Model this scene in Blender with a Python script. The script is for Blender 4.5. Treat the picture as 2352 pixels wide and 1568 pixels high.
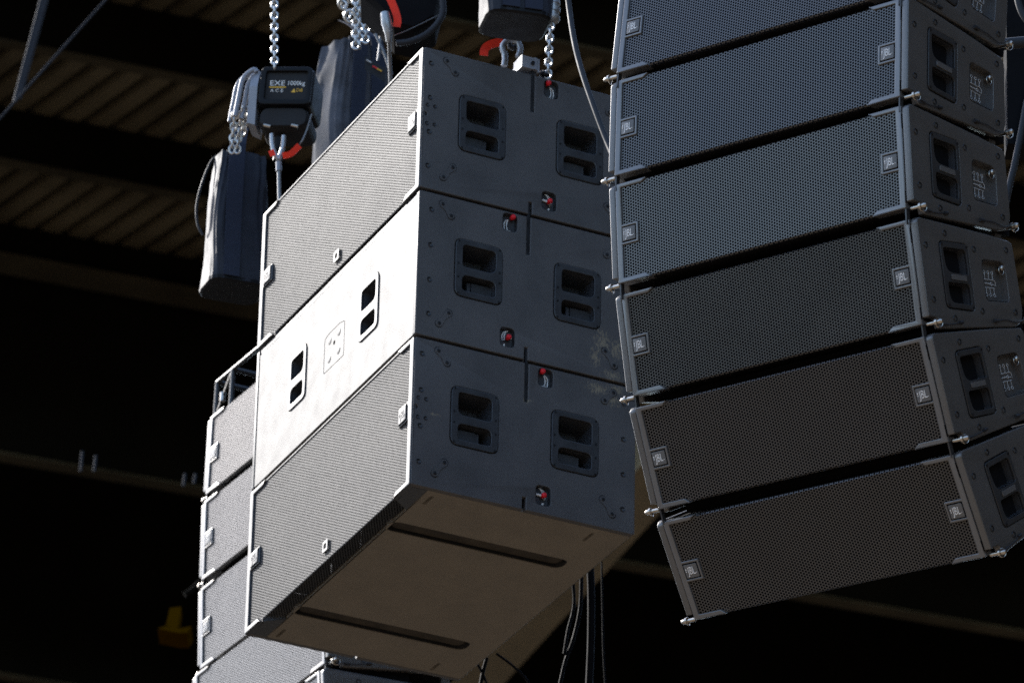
import bpy, bmesh, math, random
from mathutils import Vector as V, Matrix
random.seed(7)
scene = bpy.context.scene
C = scene.collection
for o in list(bpy.data.objects):
    bpy.data.objects.remove(o, do_unlink=True)

# ------------------------------------------------------------------ camera
PITCH, ROLL, FPX = 0.42874, 0.02938, 13472.86      # focal length in pixels of a 2352 px wide frame
EYE = V((0, 0, 1.7))
cp, sp = math.cos(PITCH), math.sin(PITCH)
cF = V((0, cp, sp)); cU0 = V((0, -sp, cp)); cR0 = V((1, 0, 0))
cR = cR0 * math.cos(ROLL) + cU0 * math.sin(ROLL)
cU = cU0 * math.cos(ROLL) - cR0 * math.sin(ROLL)
cam_data = bpy.data.cameras.new('camera')
cam = bpy.data.objects.new('camera', cam_data); C.objects.link(cam)
M = Matrix((cR, cU, -cF)).transposed().to_4x4(); M.translation = EYE
cam.matrix_world = M
cam_data.sensor_width = 36.0
cam_data.lens = FPX / 2352.0 * 36.0
cam_data.clip_start = 0.1; cam_data.clip_end = 4000
cam_data.dof.use_dof = True
cam_data.dof.focus_distance = 15.6
cam_data.dof.aperture_fstop = 8.5
scene.camera = cam

# ------------------------------------------------------------------ daylight
SUN = V((-0.64, 0.70, 0.66)).normalized()
w = bpy.data.worlds.new('World'); scene.world = w; w.use_nodes = True
nt = w.node_tree; nt.nodes.clear()
sky = nt.nodes.new('ShaderNodeTexSky'); sky.sky_type = 'NISHITA'; sky.sun_disc = False
sky.sun_elevation = math.asin(SUN.z); sky.sun_rotation = math.atan2(SUN.x, SUN.y)
bg = nt.nodes.new('ShaderNodeBackground'); bg.inputs['Strength'].default_value = 0.13
wo = nt.nodes.new('ShaderNodeOutputWorld')
nt.links.new(sky.outputs[0], bg.inputs[0]); nt.links.new(bg.outputs[0], wo.inputs[0])
sd = bpy.data.lights.new('sun', 'SUN'); sd.energy = 2.3; sd.angle = math.radians(0.5); sd.color = (1.0, 0.965, 0.915)
so = bpy.data.objects.new('sun', sd); C.objects.link(so)
so.rotation_euler = SUN.to_track_quat('Z', 'Y').to_euler(); so.location = (-30, 30, 40)
scene.view_settings.view_transform = 'Standard'; scene.view_settings.look = 'None'
scene.view_settings.gamma = 1; scene.view_settings.use_curve_mapping = False
scene.view_settings.exposure = 1.8
scene.cycles.use_adaptive_sampling = False
scene.cycles.use_denoising = False                              # keep the fine mesh; the grain left is like the photo's


def at(x, y, Y):
    """the point seen at pixel (x, y) of the 2352 px wide frame that stands at world depth Y"""
    d = cF + cR * ((x - 1176) / FPX) - cU * ((y - 784) / FPX)
    return EYE + d * (Y / d.y)


def on_z(x, y, z):
    d = cF + cR * ((x - 1176) / FPX) - cU * ((y - 784) / FPX)
    return EYE + d * ((z - EYE.z) / d.z)


# ------------------------------------------------------------------ materials
def node(t, k, **kw):
    n = t.nodes.new(k)
    for a, b in kw.items(): setattr(n, a, b)
    return n


def math_n(t, op, a, b=None, c=None):
    n = node(t, 'ShaderNodeMath', operation=op)
    for i, v in enumerate((a, b, c)):
        if v is None: continue
        if isinstance(v, (int, float)): n.inputs[i].default_value = v
        else: t.links.new(v, n.inputs[i])
    return n.outputs[0]


def mat(name, col, rough=0.5, metal=0.0, spec=0.5, var=0.15, vscale=9.0, bump=0.0, bscale=900.0, rvar=0.08):
    m = bpy.data.materials.new(name); m.use_nodes = True
    t = m.node_tree; b = t.nodes['Principled BSDF']
    b.inputs['Roughness'].default_value = rough; b.inputs['Metallic'].default_value = metal
    b.inputs['Specular IOR Level'].default_value = spec
    tc = node(t, 'ShaderNodeTexCoord')
    nz = node(t, 'ShaderNodeTexNoise'); nz.inputs['Scale'].default_value = vscale; nz.inputs['Detail'].default_value = 6
    t.links.new(tc.outputs['Object'], nz.inputs['Vector'])
    mr = node(t, 'ShaderNodeMapRange'); mr.inputs[1].default_value = 0.3; mr.inputs[2].default_value = 0.7
    mr.inputs[3].default_value = 1 - var; mr.inputs[4].default_value = 1 + var
    t.links.new(nz.outputs['Fac'], mr.inputs[0])
    mx = node(t, 'ShaderNodeVectorMath', operation='SCALE'); mx.inputs[0].default_value = col
    t.links.new(mr.outputs[0], mx.inputs['Scale']); t.links.new(mx.outputs[0], b.inputs['Base Color'])
    r2 = node(t, 'ShaderNodeMapRange'); r2.inputs[1].default_value = 0.3; r2.inputs[2].default_value = 0.7
    r2.inputs[3].default_value = rough - rvar; r2.inputs[4].default_value = min(1, rough + rvar)
    t.links.new(nz.outputs['Fac'], r2.inputs[0]); t.links.new(r2.outputs[0], b.inputs['Roughness'])
    if bump:
        n2 = node(t, 'ShaderNodeTexNoise'); n2.inputs['Scale'].default_value = bscale; n2.inputs['Detail'].default_value = 2
        t.links.new(tc.outputs['Object'], n2.inputs['Vector'])
        bp = node(t, 'ShaderNodeBump'); bp.inputs['Strength'].default_value = bump; bp.inputs['Distance'].default_value = 0.001
        t.links.new(n2.outputs['Fac'], bp.inputs['Height']); t.links.new(bp.outputs[0], b.inputs['Normal'])
    m['tc'] = 1
    return m


def grille_mat(name, col, px, pz, r, rough, spec=0.5):
    m = mat(name, col, rough, 0.0, spec, 0.06, 6.0, rvar=.015)
    t = m.node_tree; b = t.nodes['Principled BSDF']; out = t.nodes['Material Output']
    uv = node(t, 'ShaderNodeUVMap', uv_map='UVMap')
    ds = []
    for off in (0.0, 0.5):
        a = node(t, 'ShaderNodeVectorMath', operation='MULTIPLY_ADD')
        t.links.new(uv.outputs[0], a.inputs[0])
        a.inputs[1].default_value = (1 / (px * 3 ** .5), 1 / pz, 0); a.inputs[2].default_value = (off, off, 0)
        f = node(t, 'ShaderNodeVectorMath', operation='FRACTION'); t.links.new(a.outputs[0], f.inputs[0])
        s = node(t, 'ShaderNodeVectorMath', operation='SUBTRACT'); t.links.new(f.outputs[0], s.inputs[0]); s.inputs[1].default_value = (.5, .5, 0)
        q = node(t, 'ShaderNodeVectorMath', operation='MULTIPLY'); t.links.new(s.outputs[0], q.inputs[0]); q.inputs[1].default_value = (3 ** .5, 1, 0)
        l = node(t, 'ShaderNodeVectorMath', operation='LENGTH'); t.links.new(q.outputs[0], l.inputs[0]); ds.append(l.outputs['Value'])
    hole = math_n(t, 'LESS_THAN', math_n(t, 'MINIMUM', ds[0], ds[1]), r)
    tr = node(t, 'ShaderNodeBsdfTransparent'); mix = node(t, 'ShaderNodeMixShader')
    t.links.new(hole, mix.inputs[0]); t.links.new(b.outputs[0], mix.inputs[1]); t.links.new(tr.outputs[0], mix.inputs[2])
    t.links.new(mix.outputs[0], out.inputs['Surface'])
    return m


def add_mud(m, spots, col=(0.23, 0.19, 0.12)):
    """dried mud splashes round the given (y, z, ry, rz) places of a side panel"""
    t = m.node_tree; b = t.nodes['Principled BSDF']
    tc = node(t, 'ShaderNodeTexCoord'); sx = node(t, 'ShaderNodeSeparateXYZ'); t.links.new(tc.outputs['Object'], sx.inputs[0])
    acc = None
    for (y, z, ry, rz) in spots:
        dy = math_n(t, 'DIVIDE', math_n(t, 'SUBTRACT', sx.outputs['Y'], y), ry)
        dz = math_n(t, 'DIVIDE', math_n(t, 'SUBTRACT', sx.outputs['Z'], z), rz)
        d = math_n(t, 'SUBTRACT', 1.0, math_n(t, 'SQRT', math_n(t, 'ADD', math_n(t, 'MULTIPLY', dy, dy), math_n(t, 'MULTIPLY', dz, dz))))
        acc = d if acc is None else math_n(t, 'MAXIMUM', acc, d)
    mp = node(t, 'ShaderNodeMapping'); mp.inputs['Scale'].default_value = (1, 1.0, 0.45); mp.inputs['Rotation'].default_value = (0.5, 0, 0)
    t.links.new(tc.outputs['Object'], mp.inputs[0])
    nz = node(t, 'ShaderNodeTexNoise'); nz.inputs['Scale'].default_value = 170; nz.inputs['Detail'].default_value = 5; nz.inputs['Roughness'].default_value = .65
    t.links.new(mp.outputs[0], nz.inputs['Vector'])
    v = math_n(t, 'ADD', math_n(t, 'MULTIPLY', math_n(t, 'MAXIMUM', acc, -0.6), 0.30), nz.outputs['Fac'])
    mr = node(t, 'ShaderNodeMapRange'); mr.inputs[1].default_value = 0.64; mr.inputs[2].default_value = 0.80
    t.links.new(v, mr.inputs[0])
    src = b.inputs['Base Color'].links[0].from_socket
    mx = node(t, 'ShaderNodeMix', data_type='RGBA'); t.links.new(math_n(t, 'MULTIPLY', mr.outputs[0], 0.6), mx.inputs[0])
    t.links.new(src, mx.inputs[6]); mx.inputs[7].default_value = (*col, 1)
    t.links.new(mx.outputs[2], b.inputs['Base Color'])


BLK = (0.060, 0.057, 0.056)
m_sub = mat('textured_black_paint', BLK, 0.55, 0, 0.40, 0.18, 7, 0.25, 700)
m_rear = mat('rear_panel_paint', BLK, 0.60, 0, 0.33, 0.12, 14, 0.35, 420, .03)
m_sub_mud1 = mat('black_paint_mud_streak', BLK, 0.55, 0, 0.40, 0.18, 7, 0.25, 700)
add_mud(m_sub_mud1, [(.729 - .615, .125, .05, .075), (.729 - .59, .07, .03, .06), (.729 - .66, .11, .04, .06), (.729 - .65, .02, .06, .03)])
m_sub_mud2 = mat('black_paint_mud_splash', BLK, 0.55, 0, 0.40, 0.18, 7, 0.25, 700)
add_mud(m_sub_mud2, [(.60, .455, .07, .035), (.66, .465, .05, .04), (.65, .43, .045, .04), (.48, .335, .012, .01), (.37, .36, .03, .012), (.07, .245, .03, .01)])
m_subgrille = grille_mat('sub_grille_steel', (0.036, 0.038, 0.042), .0100, .00915, .36, 0.56, 0.12)
m_subframe = mat('sub_frame_paint', (0.036, 0.038, 0.042), 0.5, 0, .5, .1)
m_arr = mat('array_panel_paint', (0.052, 0.049, 0.047), 0.40, 0, 0.9, 0.12, 8, 0.3, 800)
m_arrframe = mat('array_frame_skylit', (0.075, 0.073, 0.073), 0.30, 0, 0.9, 0.08, 8, 0.08, 800, .04)  # same paint as the panels, lightened to stand in for sky light
m_arrgrille = grille_mat('array_grille_steel', (0.033, 0.031, 0.030), .0092, .0081, .365, 0.27, 0.62)
m_foam = mat('black_foam', (0.006, 0.006, 0.007), 0.95, 0, 0.1, 0.2, 40)
m_cab = mat('cabinet_black', (0.012, 0.012, 0.013), 0.7, 0, 0.3, 0.2, 10)
m_handle = mat('handle_plastic', (0.020, 0.0205, 0.022), 0.42, 0, 0.5, 0.1, 20)
m_cup = mat('handle_recess', (0.034, 0.036, 0.041), 0.36, 0, 0.5, 0.1, 20)
m_bolt = mat('bolt_black_steel', (0.010, 0.010, 0.011), 0.35, 0.3, 0.5, 0.1, 20)
m_badge = mat('badge_grey', (0.085, 0.082, 0.080), 0.45, 0.0, 0.5, 0.05, 30)
m_letter = mat('badge_lettering', (0.62, 0.60, 0.58), 0.4, 0, 0.5, 0.03, 30)
m_steel = mat('bright_steel', (0.40, 0.37, 0.33), 0.32, 1.0, 0.5, 0.08, 40)
m_galv = mat('galvanised_steel', (0.34, 0.35, 0.36), 0.48, 0.8, 0.5, 0.15, 60)
m_chain = mat('chain_zinc', (0.46, 0.46, 0.45), 0.40, 0.85, 0.5, 0.15, 60)
m_red = mat('red_plastic', (0.62, 0.012, 0.022), 0.35, 0, 0.5, 0.05, 30)
m_tape = mat('red_webbing', (0.75, 0.03, 0.008), 0.7, 0, 0.3, 0.1, 60)
m_white = mat('white_marking', (0.66, 0.66, 0.64), 0.5, 0, 0.4, 0.05, 40)
m_line = mat('scale_marking', (0.42, 0.43, 0.44), 0.5, 0, 0.4, 0.05, 40)
m_canvas2 = mat('faded_canvas', (0.060, 0.064, 0.076), 0.85, 0, 0.12, 0.35, 14, 0.5, 500)
m_pole = mat('dull_grey_steel', (0.030, 0.032, 0.038), 0.8, 0, 0.08, 0.1, 20)
m_canvas = mat('black_canvas', (0.016, 0.019, 0.028), 0.65, 0, 0.25, 0.3, 14, 0.5, 500)
m_web = mat('black_webbing', (0.026, 0.032, 0.050), 0.8, 0, 0.12, 0.1, 60)
m_rubber = mat('black_rubber', (0.022, 0.023, 0.026), 0.6, 0, 0.25, 0.15, 20)
m_hoist = mat('hoist_black', (0.006, 0.0065, 0.008), 0.5, 0, 0.15, 0.1, 20)
m_hoistgrey = mat('hoist_grey_paint', (0.20, 0.21, 0.24), 0.4, 0.1, 0.5, 0.1, 20)
m_cable = mat('cable_jacket', (0.005, 0.005, 0.006), 0.6, 0, 0.03, 0.15, 20)
m_yellow = mat('yellow_print', (0.62, 0.36, 0.02), 0.5, 0, 0.5, 0.05, 20)
m_yel2 = mat('yellow_paint_shaded', (0.050, 0.024, 0.0004), 0.95, 0, 0.0, 0.15, 8)  # yellow darkened, the shade is put into the colour
m_wire = mat('steel_wire', (0.20, 0.20, 0.20), 0.5, 0.6, 0.5, 0.1, 60)
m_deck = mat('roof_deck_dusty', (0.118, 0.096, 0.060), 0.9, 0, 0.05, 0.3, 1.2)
m_beam = mat('roof_beam_shaded', (0.005, 0.0042, 0.003), 0.9, 0, 0.03, 0.25, 1.5)  # near black paints the shade on the beam faces
m_blocker = mat('light_blocker_black', (0.012, 0.011, 0.010), 0.8, 0, 0.2, 0.3, 1.0)
m_flange = mat('roof_flange_lit', (0.050, 0.041, 0.026), 0.9, 0, 0.05, 0.3, 1.5)  # lighter beam colour, paints ground light onto the flange undersides
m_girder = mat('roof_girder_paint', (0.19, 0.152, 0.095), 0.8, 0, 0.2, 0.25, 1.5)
m_underside = mat('underside_bounce_brown', (0.150, 0.134, 0.112), 0.75, 0, 0.2, 0.08, 9, 0.25, 700)  # brown raised to stand in for light bounced off the ground
m_runner = mat('scuffed_runner', (0.036, 0.030, 0.023), 0.7, 0, 0.2, 0.35, 16)
m_horizon = mat('horizon_mask_dark', (0.030, 0.034, 0.022), 0.95, 0, 0.05, 0.4, 0.05)
m_ground = mat('dusty_tarmac', (0.18, 0.137, 0.093), 0.9, 0, 0.2, 0.3, 0.3)


def add_dust(m, scale=55.0, lo=.66, hi=.80, amt=.10, col=(.20, .18, .15)):
    t = m.node_tree; b = t.nodes['Principled BSDF']
    tc = node(t, 'ShaderNodeTexCoord'); oi = node(t, 'ShaderNodeObjectInfo')
    ad = node(t, 'ShaderNodeVectorMath', operation='ADD'); t.links.new(tc.outputs['Object'], ad.inputs[0]); t.links.new(oi.outputs['Location'], ad.inputs[1])
    nz = node(t, 'ShaderNodeTexNoise'); nz.inputs['Scale'].default_value = scale; nz.inputs['Detail'].default_value = 9; nz.inputs['Roughness'].default_value = .7
    t.links.new(ad.outputs[0], nz.inputs['Vector'])
    n2 = node(t, 'ShaderNodeTexNoise'); n2.inputs['Scale'].default_value = 5; t.links.new(ad.outputs[0], n2.inputs['Vector'])
    mr = node(t, 'ShaderNodeMapRange'); mr.inputs[1].default_value = lo; mr.inputs[2].default_value = hi
    t.links.new(math_n(t, 'ADD', nz.outputs['Fac'], math_n(t, 'MULTIPLY', math_n(t, 'SUBTRACT', n2.outputs['Fac'], .5), .25)), mr.inputs[0])
    src = b.inputs['Base Color'].links[0].from_socket
    mx = node(t, 'ShaderNodeMix', data_type='RGBA'); t.links.new(math_n(t, 'MULTIPLY', mr.outputs[0], amt * 4), mx.inputs[0])
    t.links.new(src, mx.inputs[6]); mx.inputs[7].default_value = (*col, 1); t.links.new(mx.outputs[2], b.inputs['Base Color'])


for m_ in (m_sub, m_rear, m_sub_mud1, m_sub_mud2, m_arr): add_dust(m_)
add_dust(m_underside, 35, .60, .8, .08, (.30, .27, .22)); add_dust(m_canvas2, 70, .6, .8, .08); add_dust(m_subgrille, 8, .5, .8, .03); add_dust(m_arrgrille, 7, .5, .8, .03, (.12, .10, .08))


# ------------------------------------------------------------------ mesh helpers
class MB:
    def __init__(s): s.v = []; s.f = []; s.mi = []; s.m = 0; s.round = False
    def add(s, vs, fs, mi=None):
        n = len(s.v); s.v += [V(p) for p in vs]; s.f += [[i + n for i in f] for f in fs]
        s.mi += [s.m if mi is None else mi] * len(fs); return s
    def box(s, a, b, mi=None):
        (x0, y0, z0), (x1, y1, z1) = a, b
        return s.add([(x0, y0, z0), (x1, y0, z0), (x1, y1, z0), (x0, y1, z0), (x0, y0, z1), (x1, y0, z1), (x1, y1, z1), (x0, y1, z1)],
                     [(0, 3, 2, 1), (4, 5, 6, 7), (0, 1, 5, 4), (1, 2, 6, 5), (2, 3, 7, 6), (3, 0, 4, 7)], mi)
    def hexa(s, p, mi=None):
        return s.add(p, [(0, 3, 2, 1), (4, 5, 6, 7), (0, 1, 5, 4), (1, 2, 6, 5), (2, 3, 7, 6), (3, 0, 4, 7)], mi)
    def tube(s, pts, r, n=10, closed=False, mi=None, cap=True):
        s.round = True
        pts = [V(p) for p in pts]; N = len(pts); rs = r if isinstance(r, (list, tuple)) else [r] * N
        up = None; rings = []
        for i, p in enumerate(pts):
            if closed: d = pts[(i + 1) % N] - pts[i - 1]
            else: d = pts[min(i + 1, N - 1)] - pts[max(i - 1, 0)]
            d.normalize()
            if up is None:
                up = V((0, 0, 1)) if abs(d.z) < .9 else V((1, 0, 0))
            a = up - d * up.dot(d)
            if a.length < 1e-5: a = d.orthogonal()
            a.normalize(); up = a; b = d.cross(a)
            rings.append([p + (a * math.cos(6.28318 * k / n) + b * math.sin(6.28318 * k / n)) * rs[i] for k in range(n)])
        vs = [q for r_ in rings for q in r_]; fs = []
        for i in range(N if closed else N - 1):
            j = (i + 1) % N
            for k in range(n): fs.append((i * n + k, i * n + (k + 1) % n, j * n + (k + 1) % n, j * n + k))
        if not closed and cap: fs += [tuple(range(n))[::-1], tuple((N - 1) * n + k for k in range(n))]
        return s.add(vs, fs, mi)
    def cyl(s, a, b, r, n=14, r2=None, mi=None): return s.tube([a, b], [r, r if r2 is None else r2], n, mi=mi)
    def loft(s, loops, cap0=False, cap1=False, mi=None):
        n = len(loops[0]); vs = [p for l in loops for p in l]; fs = []
        for i in range(len(loops) - 1):
            for k in range(n): fs.append((i * n + k, i * n + (k + 1) % n, (i + 1) * n + (k + 1) % n, (i + 1) * n + k))
        if cap0: fs.append(tuple(range(n))[::-1])
        if cap1: fs.append(tuple((len(loops) - 1) * n + k for k in range(n)))
        return s.add(vs, fs, mi)
    def mesh(s, me, fn, mi=None, flip=False):
        s.add([fn(v.co) for v in me.vertices], [tuple(p.vertices)[::-1] if flip else tuple(p.vertices) for p in me.polygons], mi); return s
    def build(s, name, mats, parent=None, smooth=True, ang=None):
        ang = ang or (52 if s.round else 15)
        me = bpy.data.meshes.new(name); me.from_pydata([tuple(p) for p in s.v], [], s.f)
        mats = mats if isinstance(mats, (list, tuple)) else [mats]
        for m in mats: me.materials.append(m)
        if len(mats) > 1: me.polygons.foreach_set('material_index', s.mi)
        me.validate(); me.update()
        bm = bmesh.new(); bm.from_mesh(me); bmesh.ops.recalc_face_normals(bm, faces=bm.faces); bm.to_mesh(me); bm.free()
        if smooth:
            me.polygons.foreach_set('use_smooth', [True] * len(me.polygons)); me.set_sharp_from_angle(angle=math.radians(ang))
        o = bpy.data.objects.new(name, me); C.objects.link(o)
        if parent: o.parent = parent
        return o


def curve_mesh(loops, thick, bevel=0.0, res=1):
    """a flat plate with holes in the XY plane, centred on z = 0"""
    cu = bpy.data.curves.new('tmp', 'CURVE'); cu.dimensions = '2D'; cu.fill_mode = 'BOTH'
    cu.extrude = thick / 2 - bevel; cu.bevel_depth = bevel; cu.bevel_resolution = res; cu.offset = -bevel
    for lp in loops:
        sp_ = cu.splines.new('POLY'); sp_.points.add(len(lp) - 1); sp_.use_cyclic_u = True
        for q, p in zip(sp_.points, lp): q.co = (p[0], p[1], 0, 1)
    return eval_curve(cu)


def eval_curve(cu):
    o = bpy.data.objects.new('tmp', cu); C.objects.link(o)
    dg = bpy.context.evaluated_depsgraph_get()
    me = bpy.data.meshes.new_from_object(o.evaluated_get(dg))
    bpy.data.objects.remove(o); bpy.data.curves.remove(cu)
    bm = bmesh.new(); bm.from_mesh(me); bmesh.ops.remove_doubles(bm, verts=bm.verts, dist=1e-6)
    bmesh.ops.recalc_face_normals(bm, faces=bm.faces); bm.to_mesh(me); bm.free()
    return me


def text_mesh(body, size, depth=0.0006, xs=1.0):
    cu = bpy.data.curves.new('tmp', 'FONT'); cu.body = body; cu.size = size; cu.align_x = 'CENTER'; cu.align_y = 'CENTER'; cu.extrude = depth
    cu.resolution_u = 3
    me = eval_curve(cu)
    for v in me.vertices: v.co.x *= xs
    return me


def rpoly(pts, r, n=4):
    """polygon with rounded corners; r one radius or one per corner"""
    out = []; N = len(pts)
    for i, p in enumerate(pts):
        rr = r[i] if isinstance(r, (list, tuple)) else r
        p = V((p[0], p[1])); a = V(pts[i - 1][:2]) - p; b = V(pts[(i + 1) % N][:2]) - p
        if rr <= 0: out.append(p); continue
        k = min(rr, a.length * .49, b.length * .49)
        p0 = p + a.normalized() * k; p1 = p + b.normalized() * k
        for j in range(n + 1):
            t = j / n; out.append(p0 * (1 - t) ** 2 + p * 2 * t * (1 - t) + p1 * t * t)
    return out


def rrect(x0, y0, x1, y1, r, n=4): return rpoly([(x0, y0), (x1, y0), (x1, y1), (x0, y1)], r, n)
def circle(cx, cy, r, n=16): return [V((cx + r * math.cos(6.28318 * k / n), cy + r * math.sin(6.28318 * k / n))) for k in range(n)]
def scaled(lp, s):
    c = sum(lp, V((0, 0))) / len(lp); return [c + (p - c) * s for p in lp]


def empty(name, label, cat, mw, group=None):
    o = bpy.data.objects.new(name, None); C.objects.link(o); o.matrix_world = mw; o.empty_display_size = .05
    o['label'] = label; o['category'] = cat
    if group: o['group'] = group
    return o


def tag(o, label, cat, group=None):
    o['label'] = label; o['category'] = cat
    if group: o['group'] = group
    return o


def dup(root, mw, label, group=None):
    r = root.copy(); C.objects.link(r); r.matrix_world = mw; r['label'] = label
    if group: r['group'] = group
    for ch in [c for c in bpy.data.objects if c.parent == root]:
        c = ch.copy(); C.objects.link(c); c.parent = r
        for g in [q for q in bpy.data.objects if q.parent == ch]:
            d = g.copy(); C.objects.link(d); d.parent = c
    return r


def frame_mw(o, x, y, z):
    m = Matrix((V(x), V(y), V(z))).transposed().to_4x4(); m.translation = V(o); return m


def smooth_path(pts, n=8):
    """Catmull-Rom through the points"""
    P = [V(p) for p in pts]; P = [P[0] * 2 - P[1]] + P + [P[-1] * 2 - P[-2]]; out = []
    for i in range(1, len(P) - 2):
        for k in range(n):
            t = k / n; a, b, c, d = P[i - 1], P[i], P[i + 1], P[i + 2]
            out.append(.5 * ((2 * b) + (c - a) * t + (2 * a - 5 * b + 4 * c - d) * t * t + (3 * b - a - 3 * c + d) * t ** 3))
    return out + [P[-2]]


# ------------------------------------------------------------------ ground and stage roof
g = MB().add([(-400, -400, 0), (400, -400, 0), (400, 600, 0), (-400, 600, 0)], [(0, 1, 2, 3)]).build('ground', m_ground, smooth=False)
g['kind'] = 'structure'

rnd = random.Random(4); hv = []; hf = []; NH = 120                # unseen dark ring added to keep low sky out of reflections
for i in range(NH):
    a_ = 6.28318 * i / NH; h_ = 26 + 6 * math.sin(3 * a_ + 1) + 4 * math.sin(7 * a_) + rnd.uniform(-2.5, 2.5)
    for r_, z_ in ((100, -.5), (118, h_ * .8), (135, h_), (240, h_ * .5), (300, -.5)): hv.append((r_ * math.cos(a_), r_ * math.sin(a_), z_))
for i in range(NH):
    for k in range(4):
        j = (i + 1) % NH; hf.append((5 * i + k, 5 * j + k, 5 * j + k + 1, 5 * i + k + 1))
hl_ = MB().add(hv, hf).build('horizon_mask', m_horizon, ang=60); hl_['kind'] = 'structure'
sf = MB().add([(-70, 21, 1.5), (8, 21, 1.5), (8, 72, 1.5), (-70, 72, 1.5), (-70, 21, 0), (8, 21, 0)], [(0, 1, 2, 3), (4, 5, 1, 0)]).build('bounce_blocker', m_blocker, smooth=False)  # unseen dark floor added to cut ground bounce onto the roof
sf['kind'] = 'structure'
ZR = 21.0
bA, bB = on_z(28, 386, ZR), on_z(432, 463, ZR)
bd = (bB - bA); bd.z = 0; bd.normalize()                       # direction of the purlins
rA, rB = on_z(192, 290, ZR), on_z(330, 192, ZR)
rd = (rB - rA); rd.z = 0; rd.normalize()                       # direction of the deck ribs
if rd.y < 0: rd = -rd
o0 = on_z(1176, 784, ZR)
roof = empty('stage_roof', 'dark stage roof of ribbed metal decking on steel beams, high behind the speakers', 'roof', Matrix.Translation((o0.x, o0.y, ZR)))
per = 0.215; mb = MB(); L0, L1 = -9.0, 22.0
prof = [(0, 0), (.56, 0), (.60, .24), (.96, .24)]
NR = 70; vs = []; fs = []
for i in range(-34, NR):
    for (u, h) in prof:
        q = bd * ((i + u) * per)
        vs.append(q + rd * L0 + V((0, 0, h))); vs.append(q + rd * L1 + V((0, 0, h)))
for k in range(len(vs) // 2 - 1): fs.append((2 * k, 2 * k + 1, 2 * k + 3, 2 * k + 2))
mb.add(vs, fs).build('roof_deck', m_deck, roof, smooth=False)
perp = V((-bd.y, bd.x, 0))
if perp.y < 0: perp = -perp


def roof_beam(px, py, drop, wid, up=0.0, name='roof_beam', mt=None):
    """an I beam whose lower flange runs through the pixel"""
    p = on_z(px, py, ZR - drop) - V((o0.x, o0.y, ZR)); m_ = MB()
    a = p - bd * 8; b = p + bd * 15.2
    for mi_, (y0, y1, z0, z1) in enumerate(((-wid, 0, 0, .018), (-wid / 2 - .01, -wid / 2 + .01, .0181, drop - .003 - up))):
        m_.hexa([a + perp * y0 + V((0, 0, z0)), b + perp * y0 + V((0, 0, z0)), b + perp * y1 + V((0, 0, z0)), a + perp * y1 + V((0, 0, z0)),
                 a + perp * y0 + V((0, 0, z1)), b + perp * y0 + V((0, 0, z1)), b + perp * y1 + V((0, 0, z1)), a + perp * y1 + V((0, 0, z1))], mi_)
    return m_.build(name, [m_flange, m_beam], roof, smooth=False)


for (x, y, dr, wd) in ((1200, 100, .62, .12), (240, 156, .50, .10), (28, 386, .45, .10), (0, 628, .34, .34), (0, 1060, 1.72, .16), (0, 1560, 2.3, .12), (0, 2060, 2.3, .12)):  # far beams made deep so their dark webs cover the unlit deck
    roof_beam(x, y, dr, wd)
# the big diagonal girder seen low right of the sub stack
gp, gq = on_z(1560, 1050, 17.6), on_z(1000, 1670, 17.6)
gd = (gq - gp).normalized(); gs = V((-gd.y, gd.x, 0)); R0 = V((o0.x, o0.y, ZR)); mb = MB()
a = gp - gd * 12 - R0; b = gq + gd * 3 - R0
for (s0, s1, z0, z1) in ((-.2, .2, 0, .03), (-.012, .012, .0301, .7), (-.2, .2, .7001, .73)):
    mb.hexa([a + gs * s0 + V((0, 0, z0)), b + gs * s0 + V((0, 0, z0)), b + gs * s1 + V((0, 0, z0)), a + gs * s1 + V((0, 0, z0)),
             a + gs * s0 + V((0, 0, z1)), b + gs * s0 + V((0, 0, z1)), b + gs * s1 + V((0, 0, z1)), a + gs * s1 + V((0, 0, z1))])
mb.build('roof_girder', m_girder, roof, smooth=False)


wing = MB().box((9.0, 3.0, 0.0), (9.6, 27.0, 22.0)).build('sky_blocker', m_blocker, smooth=False)  # unseen wall added to hold sky light off the side faces
tag(wing, 'tall black wall added out of view on the right to block the sky', 'sky blocker')

# ------------------------------------------------------------------ handles, badges
def cup(mb, loop, fn, d0, d1, shrink=0.9, mi=1):
    """a recess behind an opening: fn(u, v, depth) -> point"""
    inner = scaled(loop, shrink)
    l0 = [fn(p.x, p.y, d0) for p in loop]
    l1 = [fn(*(p * .3 + q * .7), d0 + (d1 - d0) * .8) for p, q in zip(loop, inner)]
    l2 = [fn(*p, d1) for p in scaled(inner, .93)]
    mb.loft([l0, l1, l2], cap1=True, mi=mi)


def handle(parent, outer, openings, fn, deep, name='handle', flip=False, ribs=()):
    mb = MB()
    me = curve_mesh([outer] + openings, .008, .002)
    mb.mesh(me, lambda c: fn(c.x, c.y, -.0015 - c.z + .002), 0, flip)
    for op in openings: cup(mb, op, fn, .004, deep)
    for (u, v) in ribs:                                        # little screws of the handle plate
        mb.add([fn(*p, -.0050) for p in circle(u, v, .0032, 8)] , [tuple(range(8))], 2)
        mb.loft([[fn(*p, -.001) for p in circle(u, v, .0034, 8)], [fn(*p, -.0049) for p in circle(u, v, .0034, 8)]], mi=2)
    return mb.build(name, [m_handle, m_cup, m_bolt], parent)


LOGO = None


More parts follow.
